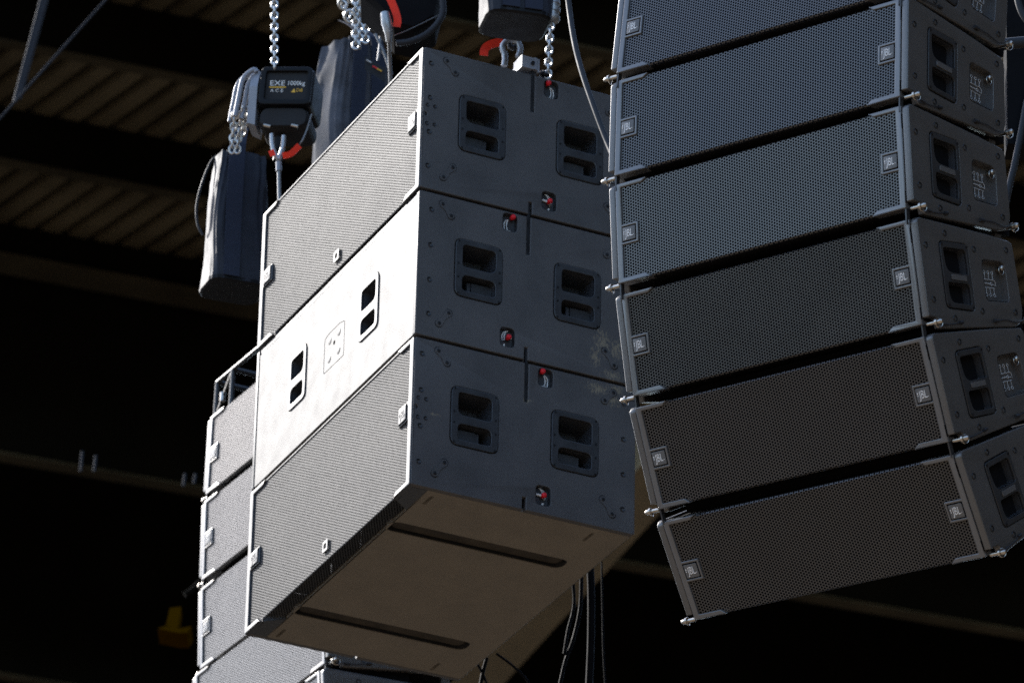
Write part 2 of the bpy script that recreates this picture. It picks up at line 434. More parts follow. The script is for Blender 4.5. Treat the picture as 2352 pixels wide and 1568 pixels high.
def badge(parent, x0, z0, x1, z1, y, txt=True, sub=False):
    """maker's plate: dark base, grey plate, raised letters"""
    global LOGO
    mb = MB(); mb.box((x0, y, z0), (x1, y + .003, z1), 1)
    e = .0025
    me = curve_mesh([rrect(x0 + e, z0 + e, x1 - e, z1 - e, .002, 2)], .003, .0006)
    mb.mesh(me, lambda c: V((c.x, y - .0012 - c.z * -1, c.y)), 0)
    b = mb.build('badge', [m_badge if not sub else m_subframe, m_foam], parent, ang=40)
    if LOGO is None: LOGO = text_mesh('JBL', .0285, .0005, .62)
    cx, cz = (x0 + x1) / 2, (z0 + z1) / 2; k = (x1 - x0) / .045; t = MB()
    fn = lambda c: V((cx + c.x * k + .001, y - .0032 - c.z, cz + c.y * k))
    t.mesh(LOGO, fn)
    for (dx, dz, w_, h_) in ((-.0150, .0050, .0028, .0040), (-.0150, -.0005, .0022, .0030), (.0150, -.0058, .0018, .0018)):
        t.box((cx + (dx - w_ / 2) * k, y - .0037, cz + (dz - h_ / 2) * k), (cx + (dx + w_ / 2) * k, y - .0028, cz + (dz + h_ / 2) * k))
    t.build('lettering', m_letter if not sub else m_badge, b, smooth=False)
    return b


# ------------------------------------------------------------------ subwoofer
SW, SH, SD, YC = 1.2, 0.491, 0.729, 0.3645
mirror_y = .729


def side_fn(hw, s):
    return lambda y, z, d: V((s * (hw - d), y, z))


def make_sub(label, mw):
    t = empty('subwoofer', label, 'subwoofer', mw, 'subwoofers hanging in the central stack')
    hw = SW / 2; z0, z1 = .004, SH - .006
    hp = [(.122, .161, .279, .355), (.4495, .161, .607, .355)]
    hpl = [rrect(*h, .026) for h in hp]
    latch = [rrect(.405, .421, .452, .483 - .004, .014), rrect(.405, .033, .452, .095, .014)]
    bars = [[V((.3595, z1 + .02)), V((.3595, .352)), V((.3725, .352)), V((.3725, z1 + .02))]]
    keys = [((.077, .455), (.105, .422)), ((.076, .055), (.106, .096)), ((.652, .455), (.624, .422)), ((.653, .055), (.623, .096))]
    scr = [(.025, .434), (.025, .315), (.017, .288), (.042, .288), (.017, .225), (.042, .226), (.025, .198), (.024, .082),
           (.688, .428), (.688, .309), (.688, .193), (.688, .079)]
    outline = lambda sgn: rpoly([(0.002, z0), (SD, z0), (SD, z1), (.372, z1), (.372, .357), (.361, .357), (.361, z1), (0.002, z1)], [.008, .008, .008, 0, 0, 0, 0, .008], 3)
    def outline2():
        return rpoly([(0.002, z0), (.361, z0), (.361, .045), (.372, .045), (.372, z0), (SD, z0), (SD, z1), (.3722, z1), (.3722, .357), (.3608, .357), (.3608, z1), (0.002, z1)],
                     [.008, 0, 0, 0, 0, .008, .008, 0, 0, 0, 0, .008], 3)
    for s in (1, -1):
        mb = MB()
        me = curve_mesh([outline2()] + hpl + latch + [circle(.007 + .004, .257, .0065, 12)], .018, .003, 2)
        fn = side_fn(hw, s)
        mb.mesh(me, lambda c: fn(c.x, c.y, .009 - c.z * s), 0, False)
        sp_ = mb.build('side_panel', m_sub, t)
        for h, hl in zip(hp, hpl):
            y0, y1 = h[0], h[2]
            op = [rpoly([(y0 + .024, .262), (y1 - .025, .262), (y1 - .025, .336), (y0 + .024, .336)], [.024, .010, .014, .012]),
                  rpoly([(y0 + .024, .182), (y1 - .025, .182), (y1 - .025, .234), (y0 + .024, .234)], [.012, .012, .018, .018])]
            rb = [(y0 + .012, .345), (y1 - .012, .345), (y0 + .012, .171), (y1 - .012, .171), (y0 + .011, .27), (y1 - .011, .27), (y0 + .011, .235), (y1 - .011, .225)]
            ho = handle(t, scaled(hl, .985), op, lambda u, v, d: fn(u, v, d + .0005), .085, ribs=rb)
            # the grip bar that spans the hollow behind the plate
            gb = MB(); gb.box((s * (hw - .050), y0 + .026, .190), (s * (hw - .022), y0 + .092, .226))
            gb.build('grip', m_handle, ho)
            gb = MB(); gb.box((s * (hw - .050), y0 + .0935, .189), (s * (hw - .026), y0 + .104, .227)); gb.build('grip_bracket', m_cup, ho)
        for li, (lp, zc) in enumerate(zip(latch, (.450, .064))):
            mb = MB()
            l0 = [fn(p.x, p.y, .0005) for p in lp]; l1 = [fn(*p, .016) for p in scaled(lp, .9)]
            mb.loft([l0, l1], cap1=True)
            la = mb.build('latch_plate', m_handle, t)
            kn = MB(); top = li == 0
            ky, kz = (.419, .471) if top else (.431, .066)
            if s < 0 and not top: ky = .424
            kn.tube([fn(ky, kz, .017), fn(ky, kz, .006), fn(ky, kz, -.002), fn(ky, kz, -.007)], [.004, .007, .0085, .005], 14)
            kn.build('knob', m_red, la)
            gv = MB()
            arc = [(.424 + .010 * math.cos(a_), zc - .004 + .021 * math.sin(a_)) for a_ in [(-1.2 + 2.3 * k / 8) for k in range(9)]] if top else \
                  [(.415 + .018 * math.cos(a_), zc + .006 + .024 * math.sin(a_)) for a_ in [(-.4 + 1.7 * k / 8) for k in range(9)]]
            lp2 = [V(p) for p in arc] + [V((p[0] + .008, p[1] - .003)) for p in arc[::-1]]
            gv.tube([fn(p.x, p.y, .0145) for p in lp2], .0016, 6, closed=True)
            if top:
                gv.box((s * (hw - .0155) - .001, .421, .4285), (s * (hw - .0155) + .001, .436, .4305))
            else:
                gv.tube([fn(.411, .070, .013), fn(.427, .067, .009)], .0036, 8)
                gv.tube([fn(.433, .040, .015), fn(.433, .046, .013)], .0036, 8)
            gv.build('slot_marking', m_white, la)
        for (a_, b_) in keys:
            mb = MB(); a2, b2 = V(a_), V(b_); d = (b2 - a2).normalized(); n_ = V((-d.y, d.x)); r_ = .0115
            lp = [a2 - d * 0 + (n_ * math.cos(t_) - d * math.sin(t_)) * r_ for t_ in [math.pi * k / 10 for k in range(11)]]
            mid = (a2 + b2) / 2
            lp += [mid - n_ * .0065] + [b2 + (-n_ * math.cos(t_) + d * math.sin(t_)) * r_ for t_ in [math.pi * k / 10 for k in range(11)]] + [mid + n_ * .0065]
            mb.add([fn(*((p - mid) * 1.07 + mid), -.0006) for p in lp], [tuple(range(len(lp)))], 1)
            mb.loft([[fn(p.x, p.y, .0005) for p in lp], [fn(p.x, p.y, -.0022) for p in scaled(lp, .97)]], cap1=True, mi=0)
            for q in (a2, b2):
                mb.loft([[fn(*p, -.0023) for p in circle(q.x, q.y, .0062, 12)], [fn(*p, -.0040) for p in circle(q.x, q.y, .005, 12)]], cap1=True, mi=1)
            mb.build('rigging_plate', [m_sub, m_bolt], sp_)
        for (y, z) in scr:
            big = .0085 if y in (.025, .024, .688) else .0065
            mb = MB()
            mb.loft([[fn(*p, -.0003) for p in circle(y, z, big, 14)], [fn(*p, -.0024) for p in circle(y, z, big * .86, 14)], [fn(*p, -.0010) for p in circle(y, z, big * .45, 14)], [fn(*p, .002) for p in circle(y, z, big * .42, 14)]], cap1=True)
            mb.build('screw', m_bolt, sp_)
        mb = MB(); mb.box((s * (hw - .0085) - .004, .3622, .36), (s * (hw - .0085) + .004, .3710, SH + .047))
        mb.build('link_bar', m_bolt, t)
    # carcass: top, rear, inner front baffle
    mb = MB(); e = .0185; zt_ = z1 - .002
    me = curve_mesh([rrect(-hw + e, .012, hw - e, SD - .004, .004, 2)], .018, .002)
    mb.mesh(me, lambda c: V((c.x, c.y, z1 - .0095 + c.z)), 0)
    mb.box((-hw + e, .0165, z0 + .019), (hw - e, .024, z1 - .019), 1)
    mb.box((-.486, .0005, zt_ - .0030), (.486, .012, zt_), 2)        # folded top lip of the mesh
    mb.build('cabinet', [m_sub, m_foam, m_subframe], t)
    # bottom with the two skid grooves and four slots
    gx = [hw - .285, hw - .955]
    gl = [rrect(x - .034, .062, x + .034, .642, .031, 6) for x in gx]
    sl = []
    for x in (hw - .078, -hw + .065):
        for y in (.094, .616): sl.append(rrect(x - .030, y - .006, x + .030, y + .006, .006, 4))
    mb = MB()
    me = curve_mesh([rrect(-hw + e, .066, hw - e, SD - .006, .003, 2)] + gl + sl, .014, .002)
    mb.mesh(me, lambda c: V((c.x, c.y, z0 + .0072 + c.z)), 0)
    for lp in gl:
        mb.loft([[V((p.x, p.y, z0 + .004)) for p in lp], [V((p.x, p.y, z0 + .034)) for p in scaled(lp, .985)]], cap1=True, mi=1)
    for lp in sl:
        mb.loft([[V((p.x, p.y, z0 + .004)) for p in lp], [V((p.x, p.y, z0 + .011)) for p in scaled(lp, .9)]], cap1=True, mi=0)
    bt = mb.build('bottom_panel', [m_underside, m_cab], t)
    for x in gx:
        r_ = MB()
        lp = rrect(x - .025, .072, x + .025, .632, .022, 6)
        r_.loft([[V((p.x, p.y, z0 + .033)) for p in lp], [V((p.x, p.y, z0 + .014)) for p in lp], [V((p.x, p.y, z0 + .010)) for p in scaled(lp, .97)]], cap1=True)
        r_.build('skid_runner', m_runner, bt)
    # rear panel with two handles and the connector plate
    rear = lambda u, v, d: V((u, SD - d, v))
    hx = [(-.328, .155, -.182, .345), (.206, .155, .338, .345)]
    hx = [(hw - .938, .155, hw - .806, .345), (hw - .418, .155, hw - .276, .345)]
    hx = [(-h[2], h[1], -h[0], h[3]) for h in hx]
    hl = [rrect(*h, .024) for h in hx]
    cpl = rpoly([(.075, .170), (-.072, .170), (-.072, .288), (-.04, .296), (.04, .296), (.075, .288)], .008)
    cpl = [V((-p.x, p.y)) for p in cpl]
    mb = MB(); me = curve_mesh([rrect(-hw + .019, z0 + .002, hw - .019, z1 - .020, .006, 3)] + hl + [cpl], .018, .002)
    mb.mesh(me, lambda c: V((c.x, SD - .010 - .001 + c.z, c.y)), 0)
    mb.build('rear_panel', m_rear, t)
    rf = lambda u, v, d: V((u, SD - .002 - d, v))
    for h, l_ in zip(hx, hl):
        op = [rpoly([(h[0] + .020, .256), (h[2] - .020, .256), (h[2] - .020, .326), (h[0] + .020, .326)], [.022, .012, .012, .012]),
              rpoly([(h[0] + .020, .174), (h[2] - .020, .174), (h[2] - .020, .226), (h[0] + .020, .226)], [.012, .012, .016, .016])]
        handle(t, scaled(l_, .985), op, rf, .062)
    mb = MB(); me = curve_mesh([scaled(cpl, .985), circle(0, .247, .007, 12)], .006, .001)
    mb.mesh(me, lambda c: V((c.x, SD - .005 + c.z, c.y)), 0)
    mb.box((-.06, SD - .028, .18), (.06, SD - .020, .285), 1)
    cn = mb.build('connector_plate', [m_rear, m_cab], t)
    mb = MB()
    for (x, z, r_) in ((-.034, .268, .012), (.034, .268, .012), (-.034, .205, .012), (.034, .205, .012)):
        mb = MB(); mb.tube([(x, SD - .004, z), (x, SD - .0014, z), (x, SD - .0010, z)], [r_, r_, r_ * .9], 16); mb.build('socket_cover', m_rear, cn)
    # front grille: flat steel mesh that folds under at the bottom edge
    mb = MB(); fr = []; zb, zt = z0 + .002, z1 - .002
    A = .024
    pr = [(.058, zb + .004, .42), (.004, zb + .001, .48), (.003, zb + .004, .575), (.003, zt - .0035, .575)]
    me = bpy.data.meshes.new('grille'); vs = []; uvv = []
    acc = 0
    for i, (y, z, hx_) in enumerate(pr):
        if i: acc += math.hypot(y - pr[i - 1][0], z - pr[i - 1][1])
        hx_ = {0: .435, 1: .485, 2: .578, 3: .578, 4: .485, 5: .435}[i]
        vs += [(-hx_, y, z), (hx_, y, z)]; uvv += [(-hx_ + 2, acc), (hx_ + 2, acc)]
    fs = [(2 * i, 2 * i + 1, 2 * i + 3, 2 * i + 2) for i in range(3)]
    me.from_pydata(vs, [], fs); me.materials.append(m_subgrille); ul = me.uv_layers.new(name='UVMap')
    for lo in me.loops: ul.data[lo.index].uv = uvv[lo.vertex_index]
    go = bpy.data.objects.new('grille', me); C.objects.link(go); go.parent = t
    # frame: side rails with corner returns and badge surrounds
    for s in (1, -1):
        mb = MB()
        bz = (.222, .284) if s > 0 else (.210, .268)
        bx = (.030, .092) if s > 0 else (.028, .094)
        pts = [(.002, z0), (.118, z0), (.098, z0 + .016), (.027, z0 + .016), (.027, bz[0]), (bx[1], bz[0]), (bx[1], bz[1]), (.027, bz[1]), (.027, z1 - .014), (.098, z1 - .014), (.116, z1), (.002, z1)]
        me = curve_mesh([rpoly([(hw - p[0], p[1]) for p in pts], [.006, .002, .003, .004, 0, .003, .003, 0, .004, .003, .002, .006], 2)], .016, .003, 2)
        mb.mesh(me, lambda c: V((c.x * s, .0055 + c.z, c.y)), 0, s < 0)
        # corner block that closes the underside in front of the bottom panel
        xa, xb = s * (hw - .019), s * (hw - .118); xc = s * (hw - .165)
        mb.hexa([(xa, .0085, z0 + .0005), (xb, .0085, z0 + .0005), (xc, .064, z0 + .0005), (xa, .064, z0 + .0005),
                 (xa, .0085, z0 + .015), (xb, .0085, z0 + .015), (xc, .064, z0 + .015), (xa, .064, z0 + .015)], 0)
        mb.build('grille_frame', m_subframe, t)
    badge(t, hw - .088, .226, hw - .034, .280, -.0035, sub=True)
    badge(t, -hw + .032, .214, -hw + .090, .264, -.0035, sub=True)
    em = MB(); me = curve_mesh([rrect(-.019, .036, .019, .072, .004), rrect(-.009, .045, .009, .063, .006), ], .004, .0008)
    em.mesh(me, lambda c: V((c.x, -.001 + c.z, c.y)))
    em.build('emblem', m_subframe, t)
    return t


SO = V((-.2826, 15.6298, 6.6788)) + EYE
Sl = V((-.4247, .9042, -.0467)).normalized(); Sr = V((.9053, .4244, -.0157)); Su = V((-.0056, .0489, .9988)).normalized()
Sx = -Sl; Sr = (Sr - Sx * Sr.dot(Sx)).normalized(); Su = Sx.cross(Sr)


def sub_mw(k, rev=False):
    o = SO + Sl * .6 + Su * (SH * k)
    if rev: return frame_mw(o + Sr * .729, -Sx, -Sr, Su)
    return frame_mw(o, Sx, Sr, Su)


sub0 = make_sub('lowest subwoofer of the central stack, meshed front, brown underside and mud splash showing', sub_mw(0))
sub1 = dup(sub0, sub_mw(1, True), 'middle subwoofer of the stack, turned round to show a plain glaring panel with two handles')
sub2 = dup(sub0, sub_mw(2), 'black subwoofer with meshed front on top of the central stack, under the chain hoists')
for o in bpy.data.objects:
    if o.name.startswith('side_panel') and o.parent in (sub0, sub1):
        o.data = o.data.copy(); o.data.materials[0] = m_sub_mud2 if o.parent == sub0 else m_sub_mud1

# ------------------------------------------------------------------ line array speaker
AW = 0.97; AH = AW / 2; ZB, ZT = -.012, .258


def make_array_box(label, mw, group):
    t = empty('line_array_speaker', label, 'loudspeaker', mw, group)
    # inner cabinet
    x = AH - .0235; mb = MB()
    mb.hexa([(-x, .020, ZB + .003), (x, .020, ZB + .003), (x, .452, .012), (-x, .452, .012), (-x, .020, ZT - .003), (x, .020, ZT - .003), (x, .452, .224), (-x, .452, .224)], 0)
    mb.add([(-x, .0185, ZB + .006), (x, .0185, ZB + .006), (x, .0185, ZT - .006), (-x, .0185, ZT - .006)], [(0, 1, 2, 3)], 1)
    mb.box((-x + .004, .11, ZT - .03), (x - .004, .30, ZT + .027), 0)       # added dark filler that keeps the gap to the box above black
    mb.build('cabinet', [m_foam, m_foam], t, smooth=False)
    outl = rpoly([(0, .004), (.040, .004), (.048, -.022), (.065, -.022), (.385, .006), (.418, .020), (.428, .052), (.420, .220), (.408, .232), (.300, .2425), (.012, .261), (0, .252)],
                 [.004, .018, .004, .004, .010, .012, .004, .010, .010, 0, .006, .008], 4)
    hl = rrect(.086, .033, .211, .206, .016); pk = rpoly([(.270, .066), (.370, .070), (.370, .172), (.268, .172)], [.012, .012, .022, .016])
    for s in (1, -1):
        fn = side_fn(AH, s); mb = MB()
        me = curve_mesh([outl, hl, pk], .022, .005, 3)
        mb.mesh(me, lambda c: fn(c.x, c.y, .011 - c.z * s), 0)
        pn = mb.build('side_panel', m_arr, t)
        op = [rpoly([(.103, .126), (.199, .126), (.199, .190), (.098, .190)], [.026, .008, .014, .010]),
              rpoly([(.105, .048), (.198, .048), (.199, .101), (.102, .101)], [.022, .008, .016, .010])]
        h = handle(t, scaled(hl, .985), op, lambda u, v, d: fn(u, v, d + .001), .055,
                   ribs=[(.094, .198), (.203, .198), (.096, .041), (.203, .041)])
        pl = MB(); me = curve_mesh([rrect(.118, .107, .184, .121, .003, 2)], .003, .0008)
        pl.mesh(me, lambda c: fn(c.x, c.y, -.004 - c.z)); pl.build('grip_label', m_arrframe, h)
        # pocket with the splay angle chart
        mb = MB(); mb.loft([[fn(p.x, p.y, .0005) for p in pk], [fn(*p, .019) for p in scaled(pk, .96)]], cap1=True)
        pc = mb.build('angle_pocket', m_arr, t)
        ch = MB(); dd = .0178
        for (za, zb_, z1_) in ((.127, .1255, .146), (.106, .1075, .087)):
            ch.tube([fn(.274, za, dd), fn(.338, za, dd)], .0011, 5)
            for k in range(4):
                yy = .281 + k * .0175
                ch.tube([fn(yy, za, dd), fn(yy, z1_ - (.004 if z1_ > za else -.004), dd)], .0008, 5)
                ch.tube([fn(*p, dd) for p in circle(yy, z1_, .0040, 10)], .0010, 5, closed=True)
        ch.tube([fn(.290, .1165, dd), fn(.318, .1165, dd)], .0016, 5)
        ch.tube([fn(.338, .127, dd), fn(.343, .122, dd), fn(.343, .113, dd), fn(.326, .1155, dd)], .0009, 5)
        ch.tube([fn(*p, dd) for p in circle(.324, .1165, .0040, 10)], .0010, 5, closed=True)
        ch.build('angle_chart', m_line, pc)
        hb = MB()
        for k in range(4):
            for z_ in (.146, .087):
                hb.add([fn(*p, dd - .0001) for p in circle(.281 + k * .0175, z_, .0032, 10)], [tuple(range(10))])
        hb.build('peg_holes', m_foam, pc)
        kb = MB(); kb.tube([fn(.355, .156, .018), fn(.355, .156, .004), fn(.355, .156, -.002), fn(.355, .156, -.006)], [.004, .0045, .0075, .004], 12)
        kb.tube([fn(*p, .004) for p in circle(.357, .151, .011, 14)], .0012, 5, closed=True)
        kb.build('pull_pin', m_steel, pc)
        for (y, z) in ((.116, .227), (.026, .190), (.238, .196), (.385, .206), (.031, .050), (.116, .008), (.242, .036), (.392, .044)):
            mb = MB()
            mb.loft([[fn(*p, -.0004) for p in circle(y, z, .0088, 14)], [fn(*p, -.0020) for p in circle(y, z, .0078, 14)], [fn(*p, -.0006) for p in circle(y, z, .0048, 14)], [fn(*p, .003) for p in circle(y, z, .0044, 14)]], cap1=True)
            mb.build('bolt', m_bolt, pn)
        # pins and lanyards
        for (y, z) in ((.014, -.012), (.416, .022)):
            mb = MB()
            mb.tube([fn(y, z, .016), fn(y, z, -.010), fn(y, z, -.0101), fn(y, z, -.016), fn(y, z, -.0161), fn(y, z, -.026), fn(y, z, -.030)],
                    [.0055, .0055, .0098, .0098, .0062, .0070, .0040], 14)
            mb.tube([fn(y + .006 + .011 * math.cos(a_), z - .002 + .011 * math.sin(a_), -.014 - .004 * math.cos(a_)) for a_ in [6.283 * k / 14 for k in range(14)]], .0013, 6, closed=True)
            mb.build('locking_pin', m_steel, t)
        mb = MB(); mb.tube(smooth_path([fn(.026, -.014, -.012), fn(.060, -.013, -.004), fn(.10, -.009, -.004), fn(.132, -.002, -.004)]), .0016, 6)
        mb.tube([fn(.045, -.0135, -.008), fn(.070, -.012, -.005)], .0030, 8); mb.tube([fn(.128, -.003, -.004), fn(.142, -.001, -.004)], .0045, 8)
        mb.build('lanyard', m_rubber, t)
        mb = MB(); mb.tube(smooth_path([fn(.296, .014, -.004), fn(.34, .020, -.0035), fn(.385, .017, -.004), fn(.408, .021, -.010)]), .0014, 6)
        mb.tube([fn(.284, .0135, -.004), fn(.302, .0145, -.004)], .0050, 8)
        mb.build('lanyard', m_rubber, t)
        # front link: thin steel bar crossing the gap to the box below, in its slots
        mb = MB(); mb.box((s * (AH - .0282), .002, -.052), (s * (AH - .0240), .016, .030))
        mb.build('link_bar', m_handle, t)
        for za, zb_ in ((.002, .032), (.198, .236)):
            MB().box((s * (AH - .030), -.0008, za), (s * (AH - .0222), .003, zb_)).build('link_slot', m_foam, t)
        mb = MB(); mb.box((s * (AH - .040), .392, -.038), (s * (AH - .028), .420, .040)); mb.build('rear_link', m_arr, t)
    # grille
    pr = [(.022, ZB + .004), (.008, ZB + .001), (.0035, ZB + .005), (.0035, ZT - .005), (.008, ZT - .001), (.022, ZT - .004)]
    vs = []; uvv = []; acc = 0
    hxs = [.37, .37, .452, .452, .37, .37]
    for i, (y, z) in enumerate(pr):
        if i: acc += math.hypot(y - pr[i - 1][0], z - pr[i - 1][1])
        vs += [(-hxs[i], y, z), (hxs[i], y, z)]; uvv += [(2 - hxs[i], acc), (2 + hxs[i], acc)]
    me = bpy.data.meshes.new('grille'); me.from_pydata(vs, [], [(2 * i, 2 * i + 1, 2 * i + 3, 2 * i + 2) for i in range(5)])
    me.materials.append(m_arrgrille); ul = me.uv_layers.new(name='UVMap')
    for lo in me.loops: ul.data[lo.index].uv = uvv[lo.vertex_index]
    go = bpy.data.objects.new('grille', me); C.objects.link(go); go.parent = t
    # frame with badge surrounds
    for s in (1, -1):
        mb = MB()
        pts = [(.0228, ZB), (.128, ZB), (.112, ZB + .013), (.040, ZB + .013), (.040, .090), (.093, .090), (.093, .145), (.040, .145), (.040, ZT - .011), (.110, ZT - .011), (.125, ZT), (.0228, ZT)]
        hole = [(.040, .0965), (.087, .0965), (.087, .1385), (.040, .1385)]
        me = curve_mesh([rpoly([(AH - p[0], p[1]) for p in pts], [.002, .002, .003, .003, 0, .002, .002, 0, .003, .003, .002, .002], 2), [V((AH - p[0], p[1])) for p in hole]], .012, .0025, 2)
        mb.mesh(me, lambda c: V((c.x * s, .0045 + c.z, c.y)), 0, s < 0)
        xa, xb = s * (AH - .023), s * (AH - .124)
        for (za, zb_) in ((ZB + .0005, ZB + .010), (ZT - .010, ZT - .0005)):
            mb.hexa([(min(xa, xb), .0108, za), (max(xa, xb), .0108, za), (max(xa, xb), .030, za), (min(xa, xb), .030, za),
                     (min(xa, xb), .0108, zb_), (max(xa, xb), .0108, zb_), (max(xa, xb), .030, zb_), (min(xa, xb), .030, zb_)])
        mb.build('grille_frame', m_arrframe, t)
    for s in (1, -1):
        a_, b_ = s * (AH - .0405), s * (AH - .0865)
        badge(t, min(a_, b_), .097, max(a_, b_), .138, .001)
    return t


def orth(x, y, z):
    x = V(x).normalized(); y = V(y); y = (y - x * y.dot(x)).normalized(); return x, y, x.cross(y)


MAIN = [([0.238, 13.7586, 7.0784], [0.7612, -0.6465, -0.0507], [0.6441, 0.7628, -0.0569]),
        ([0.2378, 13.7811, 6.7889], [0.7612, -0.6465, -0.0507], [0.6485, 0.7595, 0.0508]),
        ([0.2554, 13.8245, 6.499], [0.7612, -0.6465, -0.0507], [0.6458, 0.7485, 0.151]),
        ([0.2998, 13.8992, 6.2137], [0.7612, -0.6465, -0.0507], [0.6331, 0.724, 0.2739]),
        ([0.3715, 14.0049, 5.9422], [0.7612, -0.6465, -0.0507], [0.5972, 0.6683, 0.4435]),
        ([0.4743, 14.1454, 5.6935], [0.7612, -0.6465, -0.0507], [0.55, 0.6022, 0.5787])]
LEFT = [([-0.9669, 17.1558, 7.2785], [0.4502, -0.8929, 0.0], [0.8928, 0.4502, -0.0141]),
        ([-0.9658, 17.1564, 6.9849], [0.4502, -0.8929, 0.0], [0.8928, 0.4501, 0.0182]),
        ([-0.9564, 17.1611, 6.6879], [0.4502, -0.8929, 0.0], [0.8921, 0.4498, 0.043]),
        ([-0.9565, 17.161, 6.3973], [0.4502, -0.8929, 0.0], [0.8915, 0.4495, 0.06]),
        ([-0.950, 17.166, 6.105], [0.4502, -0.8929, 0.0], [0.891, 0.449, 0.09])]


def arr_mw(d):
    x, y, z = orth(d[1], d[2], None); return frame_mw(V(d[0]) + EYE + x * AH, x, y, z)


nm = ['topmost speaker of the right hand array, cut by the top edge, cool grey mesh',
      'second speaker from the top of the right hand array, pale grey mesh, both badges showing',
      'third speaker from the top of the right hand array, tipped slightly downward',
      'fourth speaker from the top of the right hand array, with darker grey mesh',
      'fifth speaker from the top of the right hand array, brownish mesh, tipped well downward',
      'lowest speaker of the right hand array, dark brown mesh, tipped furthest downward']
g1 = 'speakers of the curved right hand array'
box0 = make_array_box(nm[0], arr_mw(MAIN[0]), g1)
for d, l in zip(MAIN[1:], nm[1:]): last = dup(box0, arr_mw(d), l, g1)
for o in list(bpy.data.objects):                                # nothing hangs below the lowest box
    if o.parent == last and o.name.startswith(('link_bar', 'rear_link')): bpy.data.objects.remove(o)
nl = ['top speaker of the sunlit array behind the left of the subwoofers, under its rigging frame',
      'second speaker down of the sunlit array partly hidden behind the subwoofers',
      'third speaker down of the sunlit array left of the lowest subwoofer',
      'fourth speaker down of the sunlit array, running on below the lowest subwoofer',
      'lowest visible speaker of the sunlit array, dark side under the subwoofers at the bottom edge']
g2 = 'speakers of the sunlit array behind the subwoofers'
KL = 1.11                                                      # the far array hangs further back than the first fit
far = Matrix.Translation(EYE) @ Matrix.Scale(KL, 4) @ Matrix.Translation(-EYE)
for d, l in zip(LEFT, nl): dup(box0, far @ arr_mw(d), l, g2)

# rigging frame on top of the far array
fm = far @ arr_mw(LEFT[0]); rf = empty('flying_rig', 'black steel flying rig of tubes on top of the sunlit far array', 'flying rig', fm @ Matrix.Translation((0, 0, .285)))
mb = MB()
for y in (.02, .36):
    mb.tube([(-AH + .01, y, .105), (AH - .01, y, .105)], .007, 8)
for x in (-AH + .012, -AH + .13, AH - .13, AH - .012):
    mb.tube([(x, .02, -.03), (x, .02, .105)], .008, 8); mb.tube([(x, .36, -.03), (x, .36, .105)], .008, 8); mb.tube([(x, .02, .105), (x, .36, .105)], .009, 8)
mb.tube([(-AH + .012, .02, -.02), (-AH + .12, .02, .10)], .004, 6)
mb.build('frame_tubes', m_handle, rf)
mb = MB(); mb.tube([(-AH + .06, .02, .02), (-AH + .06, .02, .05)], .009, 10); mb.build('frame_pin', m_steel, rf)
mb = MB(); mb.box((-.10, .15, .097), (.10, .23, .16)); mb.box((-AH + .03, .17, .10), (AH - .03, .21, .125)); mb.build('spreader_bar', m_handle, rf)

# fly bar on top of the subwoofers with its end bracket
fb = empty('fly_bar', 'grey steel fly bar lying across the top subwoofer, end bracket and bolt showing', 'rigging bar', sub_mw(3))
mb = MB(); mb.box((-.58, .335, .006), (.545, .395, .046)); mb.build('bar', m_hoistgrey, fb)
mb = MB(); mb.box((.546, .325, .012), (.604, .378, .052)); mb.box((.590, .3655, .0121), (.606, .3745, .0525)); mb.box((.560, .378, .004), (.606, .384, .050)); mb.build('end_bracket', m_hoistgrey, fb)
mb = MB(); mb.tube([(.606, .36, .03), (.612, .36, .03)], .006, 8); mb.tube([(.575, .40, .022), (.575, .425, .022)], .009, 8); mb.tube([(.575, .408, .022), (.575, .413, .022)], .013, 8); mb.build('bolt', m_bolt, fb)


# ------------------------------------------------------------------ chains, ropes, cables
def chain_mesh(pts, pitch=.024, wr=.0036, hw_=.0085):
    pitch *= .78; wr *= .90
    """oval links, each turned a quarter against the last"""
    P = smooth_path(pts, 14) if len(pts) > 2 else [V(pts[0]), V(pts[1])]
    mb = MB(); acc = [0]
    for a_, b_ in zip(P, P[1:]): acc.append(acc[-1] + (b_ - a_).length)
    def pos(s):
        for i in range(len(P) - 1):
            if acc[i + 1] >= s or i == len(P) - 2:
                t_ = (s - acc[i]) / max(1e-9, acc[i + 1] - acc[i]); return P[i].lerp(P[i + 1], t_), (P[i + 1] - P[i]).normalized()
    n = int(acc[-1] / pitch); a0 = .35
    for k in range(n + 1):
        c, d = pos(min(acc[-1], k * pitch))
        sd_ = d.cross(V((.3, -.95, .1))).normalized(); ot = d.cross(sd_)
        q = sd_ * math.cos(a0) + ot * math.sin(a0) if k % 2 else -sd_ * math.sin(a0) + ot * math.cos(a0)
        hl_ = pitch * .5 + wr * .9; ring = []
        for j in range(14):
            a_ = 6.28318 * j / 14; sx_ = math.cos(a_); sy_ = math.sin(a_)
            ring.append(c + d * (sx_ * hw_ + (hl_ - hw_) * (1 if sx_ > 0.01 else -1 if sx_ < -.01 else 0)) + q * (sy_ * hw_))
        mb.tube(ring, wr, 6, closed=True)
    return mb


def rope(name, pts, r, m_, label, cat, group=None, n=8):
    return tag(MB().tube(smooth_path(pts, n), r, 8).build(name, m_), label, cat, group)


YH = 16.75
tag(chain_mesh([at(629, -700, YH), at(631, 165, YH)], .026, .0042, .0095).build('hoist_chain', m_chain), 'bright load chain running up out of view from the left hoist', 'chain', 'hoist chains')

